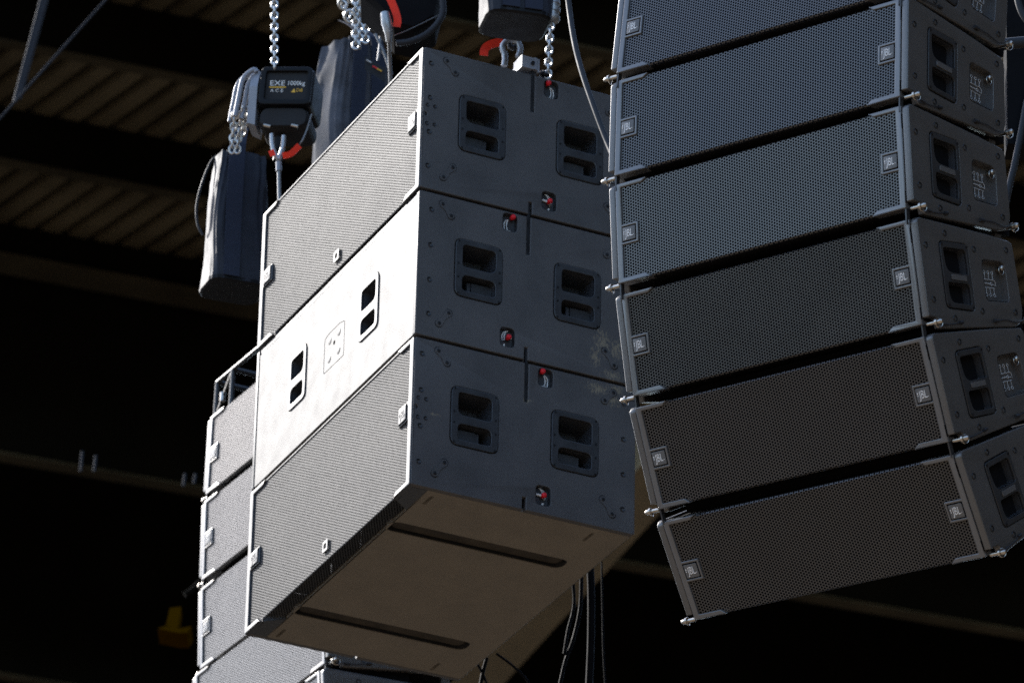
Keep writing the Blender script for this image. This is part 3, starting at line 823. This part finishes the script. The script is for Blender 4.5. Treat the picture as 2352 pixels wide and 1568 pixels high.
# left hoist
mpx = (at(700, 200, YH) - at(600, 200, YH)).length / 100       # metres per frame pixel there
hc = at(657, 200, YH); hx_ = V((math.cos(.16), -math.sin(.16), 0)); hx_.z = -.05; hx_.normalize(); hy_ = V((-hx_.y * -1 * 0 + math.sin(.16), math.cos(.16), 0)); hx_, hy_, hz_ = orth(hx_, hy_, None)
ho = empty('chain_hoist', 'black electric chain hoist with lettered end cover hanging left of the subwoofers', 'chain hoist', frame_mw(hc, hx_, hy_, hz_), 'electric chain hoists')
W2, H2 = .088, .070
mb = MB()
lpo = rrect(-W2, -H2, W2, H2, .022); lpi = rrect(-W2 + .022, -H2 + .020, W2 - .018, H2 - .018, .008)
mb.loft([[V((p.x, .16, p.y)) for p in lpo], [V((p.x, .012, p.y)) for p in lpo], [V((p.x, 0, p.y)) for p in scaled(lpo, .96)]], cap0=True)
me = curve_mesh([scaled(lpo, .96), lpi], .012, .003, 2); mb.mesh(me, lambda c: V((c.x, -.006 + c.z, c.y)))
mb.build('end_cover', m_hoist, ho)
mb = MB(); lp = rrect(-W2 + .006, -.138, W2 - .006, -H2 - .001, .03)
mb.loft([[V((p.x, .15, p.y)) for p in lp], [V((p.x, .020, p.y)) for p in lp], [V((p.x, .004, p.y)) for p in scaled(lp, .9)]], cap0=True, cap1=True)
mb.build('gear_case', m_cab, ho)
lab = MB()
lab.add([(lpi[0].x, -.0004, -H2 + .020), (W2 - .018, -.0004, -H2 + .020), (W2 - .018, -.0004, H2 - .018), (-W2 + .022, -.0004, H2 - .018)], [(0, 1, 2, 3)])
lo = lab.build('label_panel', m_cab, ho, smooth=False)


def words(parent, body, size, x, z, m_, xs=1.0):
    mb = MB(); me = text_mesh(body, size, .0004, xs); mb.mesh(me, lambda c: V((x + c.x, -.0012 - c.z, z + c.y)))
    return mb.build('lettering', m_, parent, smooth=False)


words(lo, 'EXE', .026, -.029, .012, m_white, 1.15); words(lo, 'A C E', .016, -.029, -.014, m_white, 1.1)
words(lo, '1000kg', .022, .032, .012, m_white, .92); words(lo, 'D8', .017, .045, -.013, m_yellow)
mb = MB(); mb.box((-.055, -.0012, -.0035), (.0, -.0006, .0005)); mb.add([(.018, -.001, -.020), (.033, -.001, -.020), (.0275, -.001, -.005)], [(0, 1, 2)])
mb.build('yellow_mark', m_yellow, lo, smooth=False)
mb = MB()                                                       # grey chain-guide flange on the sunny side
mb.loft([[V((-W2 - .004, y, z)) for (y, z) in [(.01, .060), (.12, .060), (.14, 0), (.12, -.13), (.01, -.13), (-.008, 0)]],
         [V((-W2 - .032, y, z)) for (y, z) in [(.015, .050), (.11, .050), (.13, 0), (.11, -.12), (.015, -.12), (-.002, 0)]]], cap0=True, cap1=True)
mb.build('chain_guide', m_hoistgrey, ho)
for (x_, y_, a_) in ((-.135, .01, .1), (-.160, .05, .0), (-.118, .03, .12)):
    mb = MB(); mb.tube(smooth_path([(-W2 - .015, y_, .058), (x_ + .02, y_, .066), (x_ - .01, y_, .035), (x_ - .018, y_, -.03), (x_ - .024, y_, -.10)]), .0085, 8)
    mb.build('chain_spout', m_hoistgrey, ho)
mb = MB(); mb.cyl((-.018, .06, -.155), (-.018, .06, -.20), .020, 12); mb.cyl((-.018, .06, -.20), (-.018, .06, -.235), .012, 12, .016)
mb.build('hook_block', m_hoist, ho)
mb = MB()
for q in (-.06, .03):
    mb.tube([(q, .0035, -.135), (q + .022, .0035, -.140)], .006, 8)
mb.build('rating_stud', m_steel, ho)
hk = at(636, 335, YH)
mb = MB(); mb.tube(smooth_path([at(624, 308, YH), at(626, 335, YH), at(632, 355, YH), at(640, 366, YH)]), .0075, 8); mb.tube(smooth_path([at(652, 312, YH), at(650, 335, YH), at(645, 352, YH), at(640, 366, YH)]), .0075, 8)
tag(mb.build('shackle', m_galv), 'grey wire rope thimble eye hooked below the left hoist beside a red latch', 'shackle')


def tape(name, pts, wid, label):
    mb = MB(); P = smooth_path(pts, 6); d0 = cU * .6 + cF * .5; vs = []; fs = []
    for i, p in enumerate(P):
        tn = (P[min(i + 1, len(P) - 1)] - P[max(i - 1, 0)]).normalized(); n_ = tn.cross(cF).normalized()
        vs += [p + n_ * wid, p - n_ * wid, p - n_ * wid + cF * .012, p + n_ * wid + cF * .012]
    for i in range(len(P) - 1):
        for k in range(4): fs.append((4 * i + k, 4 * i + (k + 1) % 4, 4 * i + 4 + (k + 1) % 4, 4 * i + 4 + k))
    fs += [(0, 1, 2, 3), tuple(4 * (len(P) - 1) + k for k in (3, 2, 1, 0))]
    return tag(mb.add(vs, fs).build(name, m_tape, ang=50), label, 'hook latch', 'red hook latches')


tape('hook_latch', [at(622, 345, YH - .02), at(627, 358, YH - .02)], .009, 'small red latch end left of the thimble under the left hoist')
tape('hook_latch', [at(649, 358, YH - .02), at(668, 353, YH - .02), at(688, 334, YH - .02)], .010, 'red hook latch curving out to the right under the left hoist')
rope('wire_rope', [at(640, 370, YH), at(641, 420, YH), at(642, 475, YH)], .0060, m_wire, 'grey wire rope from the left hoist down to the subwoofer stack', 'wire rope', 'wire ropes')
tag(MB().cyl(at(640, 372, YH), at(640.5, 393, YH), .0095, 10).build('rope_ferrule', m_hoistgrey), 'metal ferrule on the wire rope below the left hoist', 'ferrule')
rope('control_cable', [at(716, 262, YH), at(704, 300, YH), at(690, 330, YH), at(668, 350, YH + .1)], .0028, m_wire, 'thin pale cable slanting down from the right side of the left hoist', 'cable')
# slack chain falling from the guide into the bag
for (xa, xb, yy, lb) in ((540, 533, 345, 'bright slack chain falling into the left bag, leftmost strand'), (556, 545, 345, 'bright slack chain falling into the left bag, middle strand'), (575, 552, 318, 'bright slack chain falling into the left bag, strand next to the strap')):
    tag(chain_mesh([at(xa, 252 if xa < 570 else 240, YH + .05), at((xa + xb) / 2, 290, YH + .08), at(xb, yy, YH + .1)], .024, .0040, .0090).build('slack_chain', m_chain), lb, 'chain', 'slack chains')


# chain bags
def bag(label, top, bot, w_, d_, yaw, strap_top, seed, taper=.9, open_strap=True, cloth=None):
    """a soft square canvas chain bag between two points, with webbing straps"""
    rnd = random.Random(seed); top = V(top); bot = V(bot); h = (top - bot).length
    t = empty('chain_bag', label, 'chain bag', Matrix.Translation(bot) @ Matrix.Rotation(yaw, 4, 'Z'), 'black canvas chain bags')
    n = 96; fold = .06; ph = [rnd.uniform(0, 6.28) for _ in range(8)]; loops = []
    def ring(k, zf, ww, dd, amp):
        out = []
        for i in range(n):
            a_ = 6.28318 * i / n; c_, s_ = math.cos(a_), math.sin(a_); e_ = 2 / 4.6
            x_ = math.copysign(abs(c_) ** e_, c_) * ww; y_ = math.copysign(abs(s_) ** e_, s_) * dd
            f_ = 1 + amp * (math.sin(3 * a_ + ph[0] + zf * 2) * .45 + math.sin(7 * a_ + ph[1] + zf * 4) * .3 + math.sin(11 * a_ + ph[2] - zf * 5) * .22)
            f_ += .05 * max(0, zf - .72) / .28 * math.sin(13 * a_ + ph[7]) - .10 * max(0, zf - .8) / .2 + .05 * math.sin(2 * a_ + ph[4] + 5 * zf) * math.sin(3.14 * zf)
            f_ += fold * (.5 - abs(math.sin(9 * a_ + ph[5] + 2.2 * math.sin(zf * 3 + ph[6]))) ** .6) * (.35 + .65 * zf)
            out.append(V((x_ * f_, y_ * f_, zf * h + .004 * math.sin(5 * a_ + ph[3]) * (1 if zf > .9 else 0))))
        return out
    for k in range(25):
        zf = k / 24; ww = w_ / 2 * (1 + (taper - 1) * zf + .02 * math.sin(zf * 9 + ph[4])); dd = d_ / 2 * (1 + (taper - 1) * zf)
        loops.append(ring(k, zf, ww, dd, .045 * math.sin(min(1, zf * 2.5) * 1.57)))
    loops.append([p * .96 + V((0, 0, .002)) for p in loops[-1]])
    loops.append([V((p.x * .9, p.y * .9, h * .86)) for p in loops[-2]])
    MB().loft(loops, cap1=True).build('bag_body', cloth or m_canvas, t, ang=60)
    mb = MB(); l0 = [V((p.x * 1.0, p.y * 1.0, 0)) for p in loops[0]]
    mb.loft([[p + V((0, 0, .012)) for p in l0], l0, [V((p.x * .93, p.y * .93, -.006)) for p in l0]], cap1=True); mb.build('bag_base', m_hoist, t)
    mb = MB()
    for sx_ in (-1, 1):
        x_ = sx_ * w_ * .17; wd = .027
        yy = -d_ / 2 * 1.04 - .001
        f = lambda zf: -d_ / 2 * (1 + (taper - 1) * zf) * 1.05 - .002
        if sx_ > 0 and not open_strap: continue
        loc = t.matrix_world.inverted() @ V(strap_top)
        P = [(x_, f(.0), .01), (x_, f(.5), h * .5), (x_ * .9, f(.97), h * .97), (x_ * .7 + loc.x * .3, f(1) * .75, h + (loc.z - h) * .4), (loc.x + sx_ * .004, loc.y, loc.z)]
        P = smooth_path(P, 5); vs = []; fs = []
        for i, p in enumerate(P): vs += [p + V((-wd, 0, 0)), p + V((wd, 0, 0)), p + V((wd, .004, 0)), p + V((-wd, .004, 0))]
        for i in range(len(P) - 1):
            for k in range(4): fs.append((4 * i + k, 4 * i + (k + 1) % 4, 4 * i + 4 + (k + 1) % 4, 4 * i + 4 + k))
        fs += [(0, 1, 2, 3), tuple(4 * (len(P) - 1) + k for k in (3, 2, 1, 0))]
        mb.add(vs, fs)
    mb.build('strap', m_web, t)
    return t


YB = 17.35
bag('navy black canvas chain bag hanging under the left hoist beside the subwoofers', at(548, 366, YB), at(535, 668, YB), .205, .175, (.34), at(556, 292, YB), 3, .80, False)
bag('faded black canvas chain bag hanging behind the top subwoofer next to bright chains', at(812, 118, 17.9), at(800, 420, 17.9), .235, .20, .62, at(795, 52, 17.9), 5, .88, True, m_canvas2)
bag('black canvas chain bag cut by the top edge, flat bottom above the grey shackle', at(1180, -275, 15.8), at(1183, 58, 15.8), .205, .19, .22, at(1180, -330, 15.8), 9, 1.0, True)
rope('loop_cable', [at(520, 362, YB), at(492, 362, YB), at(468, 410, YB), at(452, 470, YB), at(454, 515, YB), at(466, 540, YB)], .0042, m_rubber, 'black cable looping out left of the left chain bag', 'cable')
tag(MB().tube([at(795, 105, 17.85), at(803, 90, 17.85)], .004, 6).build('bag_clip', m_steel), 'tiny clip on the strap of the faded chain bag', 'clip')

# second hoist, only its underside in view, with chains beside it
YS = 16.5
sh = empty('chain_hoist', 'black chain hoist cut by the top edge, red latch and dark underside showing', 'chain hoist', Matrix.Translation(at(930, -60, YS)), 'electric chain hoists')
inv = sh.matrix_world.inverted(); mb = MB(); lp = rpoly([(-.145, .0), (.13, .0), (.13, .10), (.10, .30), (-.145, .30)], .03)
pl_ = [inv @ at(x, y, YS) for (x, y) in ((822, -160), (828, 0), (872, 38), (905, 78), (950, 88), (1000, 60), (1012, 10), (1012, -160))]
mb.loft([[p + V((0, -.05, 0)) for p in scaled([V((q.x, q.z)) for q in pl_], .94)] if False else [V((q.x * .95, q.y - .06, q.z * .95)) for q in pl_], [V((q.x, q.y - .03, q.z)) for q in pl_], [V((q.x, q.y + .14, q.z)) for q in pl_]], cap0=True, cap1=True)
mb.build('motor_case', m_foam, sh)
mb = MB(); mb.tube(smooth_path([inv @ at(x, y, YS - .12) for (x, y) in ((1003, -60), (1016, 0), (1014, 40), (985, 75), (945, 95), (910, 100))], 6), .011, 8); mb.build('supply_cable', m_rubber, sh)
tape('hook_latch', [at(888, -20, YS - .13), at(905, 18, YS - .13), at(913, 45, YS - .13), at(911, 62, YS - .13)], .012, 'long red hook latch at the top edge against the black hoist')
rope('wire_rope', [at(887, 35, YS - .12), at(893, 85, YS - .10), at(895, 130, YS), at(897, 200, YS + .05)], .0062, m_wire, 'grey wire rope dropping to the top subwoofer beside the faded bag', 'wire rope', 'wire ropes')
tag(MB().tube([at(884, 30, YS - .135), at(888, 55, YS - .135), at(893, 80, YS - .125), at(893, 96, YS - .115)], [.014, .017, .012, .009], 10).build('rope_socket', m_galv), 'pale metal socket on the wire rope below the red latch', 'rope socket')
for i, (p, q, lb) in enumerate((((862, 78), (900, 172), 'thin dark cable strand crossing behind the wire rope'), ((874, 60), (868, 140), 'short thin grey strand left of the wire rope'))):
    rope('thin_strand', [at(*p, 17.0), at((p[0] + q[0]) / 2 + 2, (p[1] + q[1]) / 2, 17.0), at(*q, 17.0)], .0045, m_wire, lb, 'cable')
rope('thin_wire', [at(905, 82, YS - .1), at(940, 68, YS - .1), at(1008, 35, YS - .1)], .0012, m_wire, 'thin taut wire under the black hoist at the top edge', 'wire')
YC2 = 17.6
for (a_, b_, lb) in (((817, -60), (817, 108), 'bright double chain falling into the faded bag, main strand'), ((826, -50), (826, 108), 'bright double chain falling into the faded bag, right strand'),
                     ((782, 0), (800, 45), 'bright chain curl above the strap of the faded bag'), ((845, 28), (840, 92), 'bright chain strand right of the main strand above the faded bag')):
    tag(chain_mesh([at(*a_, YC2), at((a_[0] + b_[0]) / 2 + (3 if a_[0] < 800 else 0), (a_[1] + b_[1]) / 2, YC2), at(*b_, YC2)], .027, .0046, .0105).build('slack_chain', m_chain), lb, 'chain', 'slack chains')
mb = MB()
for k in range(2):
    cc = at(790 + 14 * k, 8 + 30 * k, YC2 - .03); mb.tube([cc + (cR * math.cos(a_) + cU * math.sin(a_) * 1.2) * .017 for a_ in [6.283 * j / 16 for j in range(14)]], .0055, 8)
tag(mb.build('snap_hook', m_chain), 'bright snap hook holding the strap of the faded bag', 'hook')
mb = MB(); mb.tube([at(850, 55, 17.2), at(858, 62, 17.2), at(866, 72, 17.2)], [.012, .016, .010], 8); tag(mb.build('cable_connector', m_handle), 'dark connector hanging right of the bright chains', 'connector')
lt = MB(); c0 = at(848, 160, 17.3); lt.add([at(838, 130, 17.3), at(884, 158, 17.3), at(886, 190, 17.3), at(838, 160, 17.3)], [(0, 3, 2, 1)]); 
for (x0_, y0_, mi_) in ((842, 138, 1), (856, 152, 2), (866, 158, 3)):
    lt.tube([at(x0_, y0_, 17.29), at(x0_ + 11, y0_ + 6, 17.29)], .0025, 5, mi=mi_)
tag(lt.build('rating_tag', [m_cab, m_line, m_red, m_yellow], smooth=False), 'black printed tag with small coloured marks at the right of the faded bag', 'tag')

# third lifting point, over the fly bar
YT = 16.02
tape('hook_latch', [at(1111, 128, YT), at(1114, 112, YT), at(1128, 102, YT), at(1156, 95, YT)], .013, 'wide red hook latch below the black bag at the top, left of the grey shackle')
mb = MB(); mb.tube(smooth_path([at(1158, 152, YT - .02), at(1160, 130, YT - .02), at(1154, 108, YT - .02), at(1164, 95, YT - .02), at(1178, 92, YT - .02), at(1190, 98, YT - .02), at(1195, 115, YT - .02), at(1190, 132, YT - .02)]), .0095, 10)
mb.cyl(at(1166, 108, YT), at(1190, 108, YT), .006, 8)
tag(mb.build('shackle', m_galv), 'grey bow shackle standing over the end bracket of the fly bar', 'shackle')
mb = MB(); mb.tube(smooth_path([at(1178, 84, YT), at(1170, 100, YT), at(1178, 112, YT), at(1188, 100, YT), at(1182, 80, YT)]), .008, 8)
tag(mb.build('load_hook', m_handle), 'dark load hook coming down through the grey bow shackle', 'hook')
tag(chain_mesh([at(1266, 48, 16.35), at(1262, 110, 16.35), at(1259, 180, 16.35)], .027, .0042, .0095).build('hoist_chain', m_chain), 'bright chain hanging from the ribbed coupler behind the top subwoofer', 'chain', 'hoist chains')
cpn = empty('chain_coupler', 'ribbed grey metal coupler at the top of the right hand chain', 'coupler', Matrix.Translation(at(1268, 48, 16.35)))
inv = cpn.matrix_world.inverted(); mb = MB(); prf = [(50, .020), (48, .024), (40, .025), (39, .020), (30, .021), (29, .025), (20, .026), (19, .021), (12, .022), (11, .025), (2, .023), (-1, .012), (-40, .008)]
mb.tube([inv @ at(1268 + (48 - y) * .02, y, 16.35) for y, _ in prf], [r_ for _, r_ in prf], 16); mb.build('coupler_body', m_galv, cpn)

# cables in front of and behind the speakers
rope('power_cable', [at(1293, -120, 15.3), at(1305, 0, 15.3), at(1318, 90, 15.25), at(1335, 160, 15.2), at(1362, 240, 15.15), at(1398, 335, 15.1), at(1440, 430, 15.0), at(1490, 560, 15.0)], .0085, m_rubber, 'dark cable hanging in front of the top subwoofer and behind the right array', 'cable')
gq = 'cables hanging behind the right hand array'
rope('power_cable', [at(2392, 130, 14.4), at(2362, 220, 14.4), at(2346, 300, 14.4), at(2330, 380, 14.4), at(2318, 430, 14.4), at(2300, 520, 14.4)], .0095, m_rubber, 'blue black cable slanting down at the right edge beside the array', 'cable', gq)
rope('power_cable', [at(2330, -40, 14.3), at(2345, 25, 14.3), at(2375, 70, 14.3)], .010, m_rubber, 'dark cable in the top right corner behind the topmost array speaker', 'cable', gq)
cd = MB(); cd.box((0, 0, 0), (.16, .10, .5))
cb = cd.build('amplifier_case', m_foam); cb.matrix_world = Matrix.Translation(at(2314, 330, 14.42)); tag(cb, 'dark case behind the upper speakers of the right hand array at the edge', 'case')
tb = MB(); tb.tube([at(2300, 103, 14.05), at(2322, 100, 14.05), at(2420, 92, 14.05)], .016, 12); tag(tb.build('rigging_pole', m_rubber), 'black pole ending at the rear pin of the topmost array speaker', 'pole')
gb_ = 'black cables hanging below the subwoofer stack'
for pts, r_, lb in (
        ([(1356, 1305), (1358, 1370), (1357, 1480), (1352, 1600)], .012, 'thick black cable hanging straight below the back corner of the stack'),
        ([(1336, 1320), (1332, 1400), (1316, 1470), (1298, 1520), (1280, 1600)], .006, 'black cable curving left below the back corner of the stack'),
        ([(1316, 1330), (1318, 1390), (1304, 1450), (1296, 1500)], .005, 'thin black cable curving left, nearest the underside of the stack'),
        ([(1118, 1510), (1110, 1540), (1098, 1600)], .006, 'black cable crossing left behind the lower edge of the stack'),
        ([(1094, 1520), (1108, 1545), (1130, 1600)], .004, 'thin grey cable crossing right behind the lower edge of the stack'),
        ([(1140, 1500), (1180, 1530), (1215, 1568), (1230, 1620)], .004, 'thin black cable drooping right near the bottom edge'),
        ([(1382, 1290), (1384, 1400), (1386, 1500), (1392, 1600)], .003, 'thin dark cable hanging furthest right of the bundle under the stack')):
    rope('hanging_cable', [at(x, y, 17.0) for x, y in pts], r_, m_cable, lb, 'cable', gb_)

# left background: pole, wire, yellow clamp
YP = 24.0
pl = empty('steel_pole', 'grey slotted steel pole slanting down at the top left corner', 'pole', Matrix.Translation(at(60, 130, YP)))
inv = pl.matrix_world.inverted()
MB().tube([inv @ at(112, -60, YP), inv @ at(34, 235, YP)], .011, 8).build('rail', m_pole, pl)
MB().tube([inv @ at(121, -58, YP), inv @ at(43, 228, YP)], .013, 8).build('rail', m_pole, pl)
rope('guy_wire', [at(300, -60, 23.5), at(245, -2, 23.5), at(0, 272, 23.5), at(-60, 338, 23.5)], .006, m_pole, 'thin straight wire crossing the top left corner diagonally', 'wire')
yc = empty('beam_clamp', 'yellow steel clamp in the dark left of the lowest array speakers', 'clamp', Matrix.Translation(at(400, 1440, 26)))
inv = yc.matrix_world.inverted(); Y_ = 26
def slab(parent, name, px, m_, dpt=.12):
    mb = MB(); mb.loft([[inv @ at(x, y, Y_) for x, y in px], [inv @ at(x, y, Y_) + V((0, dpt, 0)) for x, y in px]], cap0=True, cap1=True); return mb.build(name, m_, parent, smooth=False)
slab(yc, 'upright', [(390, 1395), (416, 1392), (408, 1442), (380, 1438)], m_yel2)
slab(yc, 'base_plate', [(362, 1442), (380, 1436), (408, 1443), (440, 1437), (430, 1452), (410, 1452)], m_yel2, .2)
rope('brace_rod', [at(424, 1365, 26), at(440, 1355, 26), at(462, 1335, 26)], .014, m_beam, 'dim brown rod above the yellow clamp', 'rod')
for (x, y0_, y1_, lb) in ((187, 1040, 1082, 'left of two thin hanging rods low in the dark on the left'), (218, 1050, 1082, 'right of two thin hanging rods low in the dark on the left'), (423, 1092, 1116, 'short bright rod close left of the sunlit array'), (447, 1092, 1110, 'tiny faint rod touching the edge of the sunlit array')):
    rope('hanging_rod', [at(x + 2, y0_ - 4, 27), at(x, (y0_ + y1_) / 2, 27), at(x - 2, y1_, 27)], .007, m_pole, lb, 'rod', 'thin rods hanging in the dark')
